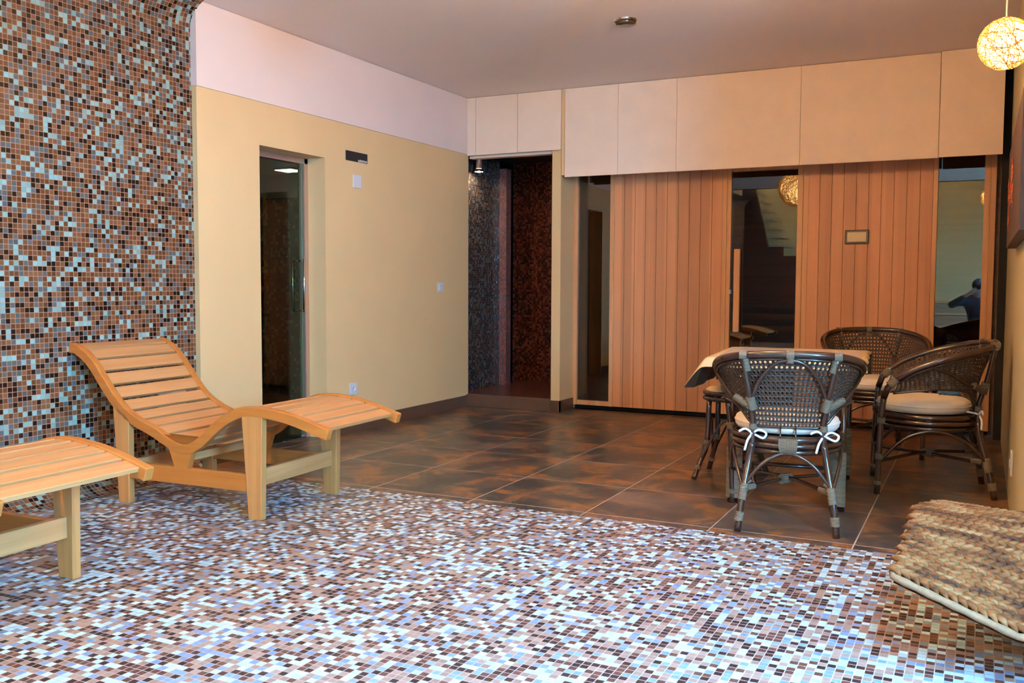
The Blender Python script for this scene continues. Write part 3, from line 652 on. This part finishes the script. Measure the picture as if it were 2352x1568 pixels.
def make_chair(label):
    t = thing('rattan_chair', label, 'chair', group='dark rattan tub chairs round the table')
    # rim and arms
    R_ = list(RIMC)
    endR = [(.283, .225, .555), (.272, .243, .50)]
    full = [Vector((-x, y, z)) for x, y, z in endR[::-1]] + R_ + [Vector(p) for p in endR]
    MB().tube(full, .0165, 10).build('arm_rail', M_cane, t)
    MB().tube([p+Vector((0, 0, -.022))*1+Vector((-p.x, -p.y, 0))*.03 for p in R_], .007, 6).build('arm_rail', M_cane, t)
    # woven cane back, a perforated sheet
    mb = MB(); NU, NV = 60, 14
    def V(u, v): return shell(u, v)
    for i in range(NU):
        for j in range(NV):
            u0, u1, v0, v1 = i/NU, (i+1)/NU, j/NV, (j+1)/NV
            c = V((u0+u1)/2, (v0+v1)/2); q = [V(u0, v0), V((u0+u1)/2, v0), V(u1, v0), V(u1, (v0+v1)/2), V(u1, v1), V((u0+u1)/2, v1), V(u0, v1), V(u0, (v0+v1)/2)]
            inner = [c.lerp(p, k) for p, k in zip(q, (.40, .52, .40, .52, .40, .52, .40, .52))]
            b = len(mb.v); mb.v += q + inner
            for k in range(8): l = (k+1) % 8; mb.face([b+k, b+l, b+8+l, b+8+k], True)
    # lower edge strip
    wv = mb.build('woven_back', M_weave, t)
    so = wv.modifiers.new('thickness', 'SOLIDIFY'); so.thickness = .004
    MB().tube([p.copy() for p in BOTC], .006, 6).build('lower_edge_cane', M_cane, wv)
    # back struts, arch
    for s in (-1, 1):
        P = crom([(s*.150, -.212, .36), (s*.148, -.213, .47), (s*.165, -.245, .60), (s*.196, -.272, .765)], 5)
        MB().tube(P, .0125, 10).build('back_strut', M_cane, t)
    arch = crom([(-.158, -.235, .56), (-.13, -.262, .65), (-.07, -.292, .73), (0, -.302, .752), (.07, -.292, .73), (.13, -.262, .65), (.158, -.235, .56)], 5)
    MB().tube(arch, .0085, 8).build('back_arch', M_cane, t)
    for s in (-1, 1):
        P = crom([(s*.165, -.225, .545), (s*.235, -.155, .575), (s*.295, -.05, .64), (s*.318, .05, .675)], 5)
        MB().tube(P, .008, 8).build('side_brace', M_cane, t)
        MB().tube([(s*.032, -.21, .455), (s*.032, -.222, .36)], .004, 6).build('short_spindle', M_cane, t)
    B = []
    for x in (-.196, 0, .196):
        c = Vector((x, -.30+abs(x)*.14, .776-abs(x)*.03)); B.append((c+Vector((-.016, 0, 0)), c+Vector((.016, 0, 0)), .0185))
        B.append(((x*.96, -.268, .755), (x*.90, -.26, .70), .015) if x else ((0, -.303, .77), (0, -.301, .742), .014))
    for s in (-1, 1):
        B += [((s*.15, -.228, .53), (s*.162, -.24, .585), .019), ((s*.165, -.235, .545), (s*.225, -.175, .575), .015), ((s*.148, -.213, .44), (s*.148, -.213, .465), .0155), ((s*.288, .185, .60), (s*.284, .215, .565), .019)]
    bind(B, t)
    mb = MB()
    for k in range(9): mb.tube([(-.036+k*.009, -.236, .408), (-.036+k*.009, -.243, .375), (-.030+k*.0075, -.237, .343)], .0052, 6)
    mb.build('seat_binding', M_rope, t)
    # seat rings + woven seat
    for z, a in ((.400, .236), (.372, .240), (.344, .228)):
        MB().tube([(a*math.cos(2*PI*k/36), .008+a*math.sin(2*PI*k/36), z) for k in range(36)], .0135, 8, closed=True).build('seat_ring', M_cane, t)
    MB().lathe([(0, .392), (.232, .392), (.232, .398), (0, .402)], 36, c=(0, .008, 0)).build('seat', M_weave, t)
    # legs
    for s in (-1, 1):
        P = crom([(s*.205, -.29, 0), (s*.188, -.262, .15), (s*.163, -.222, .30), (s*.150, -.212, .38)], 5)
        lg = MB().tube(P, .0155, 10).build('leg', M_cane, t)
        bind([((s*.2, -.282, .045), (s*.196, -.275, .085), .018), ((s*.19, -.265, .135), (s*.179, -.248, .205), .018), ((s*.178, -.245, .205), (s*.158, -.235, .222), .013)], lg)
        P = crom([(s*.245, .262, 0), (s*.25, .258, .2), (s*.258, .252, .38), (s*.272, .243, .50)], 5)
        lg = MB().tube(P, .015, 10).build('leg', M_cane, t)
        bind([((s*.246, .262, .05), (s*.247, .26, .07), .017), ((s*.25, .258, .18), (s*.251, .257, .21), .017), ((s*.257, .252, .37), (s*.259, .252, .40), .018)], lg)
    # arches under the seat
    for P in ([(-.178, -.248, .205), (-.10, -.245, .30), (0, -.232, .342), (.10, -.245, .30), (.178, -.248, .205)],
              [(-.248, .258, .19), (-.16, .25, .30), (0, .238, .338), (.16, .25, .30), (.248, .258, .19)],
              [(.185, -.255, .18), (.222, -.14, .29), (.236, .0, .335), (.245, .14, .29), (.25, .255, .17)],
              [(-.185, -.255, .18), (-.222, -.14, .29), (-.236, .0, .335), (-.245, .14, .29), (-.25, .255, .17)]):
        MB().tube(crom(P, 6), .0085, 8).build('seat_arch', M_cane, t)
    for s in (-1, 1):
        xs = MB().tube(crom([(s*.183, -.25, .178), (s*.01, .0, .1885+s*.0035), (-s*.248, .255, .172)], 6), .009, 8).build('cross_stretcher', M_cane, t)
        bind([((s*.172, -.235, .182), (s*.14, -.19, .184), .013)]+([((-.02, -.02, .186), (.02, .02, .186), .02)] if s > 0 else []), xs)
    return t
def make_cushion(label):
    c = thing('seat_cushion', label, 'cushion', group='cream seat cushions on the rattan chairs')
    prof = [(0, 0), (.19, 0), (.218, .006), (.230, .022), (.232, .040), (.226, .058), (.205, .071), (.15, .076), (0, .079)]
    MB().lathe(prof, 40, cap=False).build('pad', M_cush, c)
    MB().tube([(.232*math.cos(2*PI*k/40), .232*math.sin(2*PI*k/40), .040) for k in range(40)], .003, 6, closed=True).build('piping', M_cush, c)
    for s in (-1, 1):
        b = Vector((s*.150, -.245, .008))
        mb = MB()
        mb.tube(crom([(s*.155, -.19, .02), (s*.165, -.225, .015), b], 4), .005, 6)
        mb.tube(crom([b, b+Vector((.028, -.012, .018)), b+Vector((.058, -.012, .004)), b+Vector((.045, -.012, -.018)), b], 5), .0055, 6)
        mb.tube(crom([b, b+Vector((-.03, -.010, .020)), b+Vector((-.058, -.012, .008))], 5), .0055, 6)
        mb.tube(crom([b, b+Vector((-.02, -.012, -.03)), b+Vector((-.032, -.010, -.075))], 5), .0055, 6)
        mb.ball(b, .010, 10, 8)
        mb.build('tie', plain('white_tie', (.78, .68, .62), .8) if 'white_tie' not in bpy.data.materials else bpy.data.materials['white_tie'], c)
    return c
CH = [(-.778, 4.372, R(11.6), 'dark rattan tub chair seen from behind in front of the table', 'cream round cushion on the chair seen from behind'),
      (-.226, 5.40, R(98), 'dark rattan tub chair with its back against the right wall', 'cream round cushion on the chair by the right wall'),
      (-.60, 6.45, R(194), 'dark rattan tub chair behind the table facing the viewer', 'cream round cushion on the chair behind the table')]
c0 = make_chair(CH[0][3]); k0 = make_cushion(CH[0][4])
for i, (x, y, a, lb, lc) in enumerate(CH):
    o = c0 if i == 0 else copy_tree(c0); k = k0 if i == 0 else copy_tree(k0)
    o.location = (x, y, 0); o.rotation_euler = (0, 0, a); o['label'] = lb
    k.location = (x+.032*-math.sin(a), y+.032*math.cos(a), .4135); k.rotation_euler = (0, 0, a); k['label'] = lc
# blue cloth tucked at the back of the side chair's seat
tag(MB().sheet(lambda u, v: (.11*u, .10*v, .014+.006*math.sin(9*u+4*v)+.030*math.sin(PI*u)*math.sin(PI*v)), 14, 14).build('folded_cloth', M_blue, loc=(-.19, 5.475, .484), rot=(0, 0, R(6)), label=None), 'small blue cloth on the cushion by the right wall', 'cloth')
bpy.data.objects['folded_cloth'].modifiers.new('thickness', 'SOLIDIFY').thickness = .012

# ================================================================== TABLE
TA = R(5); TC = (-.86, 5.03)
tb = thing('rattan_table', 'square rattan table with rope wrapped legs under the tan cloth', 'table', (TC[0], TC[1], 0), TA)
MB().box((-.375, -.43, .685), (.34, .41, .712)).build('tabletop', M_cane, tb, bevel=.006)
MB().box((-.34, -.40, .655), (.31, .38, .685)).build('apron', M_cane, tb, bevel=.004)
for sx, sy in ((-1, -1), (1, -1), (1, 1), (-1, 1)):
    x, y = sx*.24, sy*.40-.01
    mb = MB()
    for dx, dy in ((-.02, -.012), (.02, -.012), (-.02, .014), (.02, .014)): mb.tube([(x+dx, y+dy, 0), (x+dx, y+dy, .66)], .014, 8)
    lg = mb.build('leg', M_cane, tb)
    mb = MB(); k = 34
    for q in range(k): 
        z = .03+q*.0075
        mb.tube([(x-.036, y-.028, z), (x+.036, y-.028, z), (x+.036, y+.028, z), (x-.036, y+.028, z)], .0045, 5, closed=True)
    mb.box((x-.034, y-.026, .024), (x+.034, y+.026, .285))
    mb.build('rope_wrap', M_rope, lg, label='pale rope wrapping round the leg')
for sy in (-1, 1): MB().tube([(-.22, sy*.40-.01, .20), (.22, sy*.40-.01, .20)], .010, 8).build('stretcher', M_cane, tb)
for sx in (-1, 1): MB().tube([(sx*.235, -.34, .20), (sx*.235, .34, .20)], .010, 8).build('stretcher', M_cane, tb)
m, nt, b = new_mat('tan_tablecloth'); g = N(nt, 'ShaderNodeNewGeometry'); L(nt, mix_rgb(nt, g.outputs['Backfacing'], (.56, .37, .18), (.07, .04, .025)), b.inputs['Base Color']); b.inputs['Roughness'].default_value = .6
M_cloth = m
zt = .716
def fold(t, lo, hi, e0, e1):
    q = lo-e0+(hi-lo+e0+e1)*t
    return (lo, q-lo) if q < lo else ((hi, q-hi) if q > hi else (q, 0))
def cloth(u, v):
    x, ex = fold(u, -.388, .352, .165, .02); y, ey = fold(v, -.438, .418, .05, .15); d = math.hypot(ex, ey)
    fl = .30 if not (ex and ey) else .62
    return (x+ex*fl+(.006*math.sin(y*20) if ex else 0), y+ey*fl+(.006*math.sin(x*22+1) if ey else 0), zt-d*.93)
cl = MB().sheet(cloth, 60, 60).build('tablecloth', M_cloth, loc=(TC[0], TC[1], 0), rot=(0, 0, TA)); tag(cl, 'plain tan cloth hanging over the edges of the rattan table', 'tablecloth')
tp = MB().box((-.35, -.36, 0), (.32, .29, .003)).build('table_topper', plain('pale_pink_gloss_cover', (.80, .66, .62), .25, coat=.3), loc=(TC[0], TC[1], zt+.001), rot=(0, 0, R(7)), bevel=.001); tag(tp, 'pale pinkish square cover lying on the tan tablecloth', 'table cover')
# stool tucked in on the far left of the table
st = thing('rattan_stool', 'dark rattan stool with splayed feet tucked under the left side of the table', 'stool', (-1.225, 5.20, 0), R(0))
for z in (.475, .445): MB().tube([(.15*math.cos(2*PI*k/32), .15*math.sin(2*PI*k/32), z) for k in range(32)], .013, 8, closed=True).build('seat_ring', M_cane, st)
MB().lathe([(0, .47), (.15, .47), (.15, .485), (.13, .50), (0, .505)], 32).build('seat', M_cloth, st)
for k in range(4):
    a = PI/4+k*PI/2; d = Vector((math.cos(a), math.sin(a), 0))
    lg = MB().tube(crom([d*.235, d*.20+Vector((0, 0, .09)), d*.155+Vector((0, 0, .2)), d*.145+Vector((0, 0, .44))], 5), .015, 10).build('leg', M_cane, st)
    bind([(d*.213+Vector((0, 0, .055)), d*.207+Vector((0, 0, .075)), .017), (d*.156+Vector((0, 0, .19)), d*.150+Vector((0, 0, .215)), .017)], lg)
    d2 = Vector((math.cos(a+PI/2), math.sin(a+PI/2), 0))
    MB().tube(crom([d*.2+Vector((0, 0, .1)), (d+d2)*.085+Vector((0, 0, .33)), d2*.2+Vector((0, 0, .1))], 8), .007, 8).build('seat_arch', M_cane, st)

# ================================================================== WOVEN SEAGRASS LOUNGER
wc = thing('woven_lounger', 'woven seagrass lounger entering the picture at the lower right', 'lounger', (0, 0, 0))
def smooth(a, b, t): t = max(0, min(1, t)); t = t*t*(3-2*t); return a+(b-a)*t
Y0, Y1 = 2.69, 3.34
def wsurf(u, v):
    """u along X from the left end, v across from the near edge to the far edge"""
    x = -.19+.03*v+1.5*u
    zn = .300-.375*min(1.5*u, .30)-.06*max(0, min(1.5*u-.30, .5)); zf = .362-.05*min(1.5*u, .5)-.12*max(0, 1.5*u-.5)
    z = zn+(zf-zn)*smooth(0, 1, v)
    y = Y0+(Y1-Y0)*v
    if v > .86 and u < .12:                     # rounded far-left corner
        x += .09*((v-.86)/.14)**2*(1-u/.12)
    return Vector((x, y, z))
M_sea = None
m, nt, b = new_mat('seagrass'); oi = N(nt, 'ShaderNodeTexCoord'); no = N(nt, 'ShaderNodeTexNoise'); no.inputs['Scale'].default_value = 26; no.inputs['Detail'].default_value = 4
mp = N(nt, 'ShaderNodeMapping'); mp.inputs['Scale'].default_value = (.35, 1, 1); L(nt, oi.outputs['Object'], mp.inputs['Vector']); L(nt, mp.outputs[0], no.inputs['Vector'])
rp = N(nt, 'ShaderNodeValToRGB'); rp.color_ramp.elements[0].position = .36; rp.color_ramp.elements[0].color = (.040, .010, .002, 1); rp.color_ramp.elements[1].position = .66; rp.color_ramp.elements[1].color = (.24, .105, .035, 1)
e = rp.color_ramp.elements.new(.5); e.color = (.15, .043, .007, 1)
L(nt, no.outputs[0], rp.inputs[0]); L(nt, rp.outputs[0], b.inputs['Base Color']); b.inputs['Roughness'].default_value = .75; b.inputs['Specular IOR Level'].default_value = .25
M_sea = m
# base slab under the braids
mb = MB(); mb.sheet(lambda u, v: wsurf(u, v)-Vector((0, 0, .010)), 40, 12); mb.sheet(lambda u, v: wsurf(1-u, v)-Vector((0, 0, .030)), 40, 12)
mb.build('core_panel', plain('dark_seagrass_core', (.10, .045, .018), .8), wc)
mb = MB(); ROWS = 15
for r in range(ROWS):
    v = (r+.5)/ROWS
    for k in range(64):
        u = (k+.5*(r % 2)+.2)/64
        if u > .99: continue
        p = wsurf(u, v); px_ = (wsurf(min(1, u+.01), v)-wsurf(max(0, u-.01), v)).normalized(); pv = (wsurf(u, min(1, v+.02))-wsurf(u, max(0, v-.02))).normalized(); n = px_.cross(pv).normalized()
        for sgn in (-1, 1):
            d = (px_*.019+pv*sgn*.013); q = p+pv*sgn*.0105+px_*.004*sgn
            mb.tube([q-d-n*.006, q-d*.45+n*.0045, q+d*.35+n*.0065, q+d-n*.004], [.004, .0102, .0098, .004], 7)
mb.build('woven_top', M_sea, wc)
edge = [wsurf(u/50, 0)+Vector((0, -.006, -.012)) for u in range(50, -1, -1)]+[wsurf(0, v/20)+Vector((-.004, 0, -.012)) for v in range(1, 21)]+[wsurf(u/50, 1)+Vector((0, .004, -.012)) for u in range(1, 51)]
mb = MB(); mb.tube(edge, [.0095+(.0022 if k % 2 else 0) for k in range(len(edge))], 8)
mb.build('edge_rope', painted('pale_edge_rope', (.22, .105, .04), .25, scale=60), wc)
M_leg = plain('dark_metal_leg', (.05, .04, .035), .4)
for x, y in ((.45, 2.77), (.45, 3.26), (1.2, 2.77), (1.2, 3.26)):
    MB().tube([(x, y, 0), (x, y, wsurf((x+.19)/1.5, (y-Y0)/(Y1-Y0)).z-.028)], .014, 10).build('leg', M_leg, wc)

globe_lamp('globe_pendant', 'unseen woven globe fill lamp added high above the low sideboard behind the viewer', (-.5, -3.0, 3.6), .15, 120, 4.15, 50, .002)  # added to light the yellow wall mirrored in the right-hand glass
# ================================================================== BEHIND THE VIEWER (seen in the sauna glass)
stc = thing('staircase', 'dark brown staircase rising behind the viewer, seen in the sauna glass', 'stairs', (0, 0, 0))
MB().prism([(-4.12, 0), (-1.2, 0), (-1.2, 1.25), (-2.95, 1.35), (-3.02, 1.62), (-3.35, 1.62), (-3.35, 1.79), (-3.62, 1.79), (-4.0, 3.4), (-4.12, 3.4)], YB-.15, YB-.02).build('stair_side', M_darkst, stc)
mb = MB()
for i in range(9): mb.box((-3.62-.05*i+(.0 if i else 0), YB-1.0, 1.80+.17*i), (-3.30-.09*i, YB-.16, 1.83+.17*i))
mb.build('tread', plain('pale_stone_tread', (.55, .50, .38), .4), stc)
cb = thing('low_sideboard', 'low dark wooden sideboard behind the viewer, seen in the sauna glass', 'cabinet', (-.1, YB+.22, 0))
MB().box((-1.05, -.20, 0), (1.6, .17, .80)).build('body', M_sint, cb, bevel=.004)
for z in (.78, .58, .36): MB().box((-1.07, -.22, z), (1.62, .19, z+.035)).build('shelf_edge', M_strim, cb, bevel=.003)

# ================================================================== THE PHOTOGRAPHER (a reflection in the right-hand glass)
def skin_body(name, mat, V, E, parent, root=0, sub=2):
    """V = [(x, y, z, radius)...], E = [(a, b)...]"""
    bm = bmesh.new(); ly = bm.verts.layers.skin.verify(); vs_ = []
    for i, (x, y, z, r) in enumerate(V):
        v = bm.verts.new((x, y, z)); v[ly].radius = (r, r); v[ly].use_root = (i == root); vs_.append(v)
    for a, b in E: bm.edges.new((vs_[a], vs_[b]))
    me = bpy.data.meshes.new(name); bm.to_mesh(me); bm.free(); me.materials.append(mat)
    o = bpy.data.objects.new(name, me); col.objects.link(o); o.parent = parent
    m = o.modifiers.new('skin', 'SKIN'); m.use_smooth_shade = True
    sb = o.modifiers.new('smooth', 'SUBSURF'); sb.levels = sub; sb.render_levels = sub
    return o
pn = thing('person', 'dark clothed person kneeling with a camera, seen mirrored in the right-hand sauna glass', 'person', (-.06, 0, 0))
skinm = plain('skin_tone', (.42, .22, .14), .5); jac = plain('dark_jacket', (.02, .018, .017), .8); tro = plain('dark_trousers', (.03, .03, .035), .85); hairm = plain('dark_hair', (.012, .008, .006), .6)
V = [(.02, -.72, .46, .11), (0, -.60, .66, .10), (0, -.47, .84, .10), (0, -.39, .945, .048), (.02, -.33, 1.00, .075), (.03, -.30, 1.07, .085), (.03, -.31, 1.12, .06)]
E_ = [(i, i+1) for i in range(6)]
def chain(pts, start):
    p = start
    for q in pts: V.append(q); E_.append((p, len(V)-1)); p = len(V)-1
    return p
for s in (-1, 1):
    e = chain([(s*.17, -.44, .87, .055), (s*(.36 if s < 0 else .27), -.33, .78 if s < 0 else .66, .040), (s*.16+.04, -.17, .95, .028), (s*.085+.05, -.135, 1.01, .030)], 2)
    hx = s*.085+.05
    for k in range(4): chain([(hx+s*.012, -.115+.004*k, 1.03-.018*k, .0095), (hx-s*.012, -.098, 1.045-.018*k, .009), (hx-s*.034, -.095, 1.045-.017*k, .008)], e)
    chain([(hx+s*.004, -.15, .995, .010), (hx-s*.02, -.155, 1.0, .009)], e)
chain([(.16, -.66, .46, .095), (.20, -.33, .47, .062), (.19, -.42, .10, .045), (.19, -.30, .035, .035)], 0)
chain([(-.12, -.66, .44, .095), (-.16, -.40, .09, .062), (-.16, -.78, .07, .042), (-.16, -.90, .04, .035)], 0)
body = skin_body('body', skinm, V, E_, pn)
# clothing, slightly larger than the body under it
skin_body('jacket', jac, [(.02, -.72, .48, .145), (0, -.60, .66, .135), (0, -.47, .84, .13), (0, -.42, .90, .075)]+[(-.18, -.44, .87, .075), (-.36, -.33, .78, .056), (-.13, -.185, .935, .040)]+[(.18, -.44, .87, .075), (.27, -.33, .66, .056), (.19, -.185, .935, .040)], [(0, 1), (1, 2), (2, 3), (2, 4), (4, 5), (5, 6), (2, 7), (7, 8), (8, 9)], pn)
skin_body('trousers', tro, [(.02, -.72, .45, .13), (.16, -.66, .46, .115), (.20, -.33, .47, .078), (.19, -.42, .12, .060), (-.12, -.66, .44, .115), (-.16, -.40, .095, .078), (-.16, -.76, .075, .060)], [(0, 1), (1, 2), (2, 3), (0, 4), (4, 5), (5, 6)], pn)
MB().ball((.03, -.325, 1.085), .098, 20, 12, (1, 1.02, 1.05)).build('hair', hairm, pn)
mb = MB(); mb.ball((.03, -.205, 1.055), .016, 10, 8, (1, 1.3, 1.4)).build('nose', skinm, body)
for s in (-1, 1):
    MB().ball((.03+s*.035, -.222, 1.08), .012, 10, 8).build('eye', plain('eye', (.03, .02, .015), .2), body)
    MB().ball((.19 if s > 0 else -.16, -.27 if s > 0 else -.93, .045 if s > 0 else .05), .05, 14, 10, (.9, 2.2 if s > 0 else 1.3, .85)).build('shoe', tro, pn)
MB().box((.008, -.222, 1.008), (.052, -.216, 1.016)).build('mouth', plain('lips', (.30, .10, .08), .5), body)
pc_ = thing('photo_camera', 'black camera held up by the kneeling person', 'camera', (0, -.05, 1.07))
MB().box((-.065, -.085, -.045), (.065, -.03, .04)).box((-.025, -.08, .04), (.025, -.035, .062)).build('camera_body', plain('black_plastic', (.012, .012, .012), .4), pc_, bevel=.008)
MB().lathe([(.036, 0), (.036, .02), (.031, .03), (.031, .034), (.028, .034), (.026, .01), (0, .008)], 24, cap=False).build('lens', plain('black_lens', (.015, .015, .018), .15), pc_, loc=(0, -.035, 0), rot=(R(-90), 0, 0))
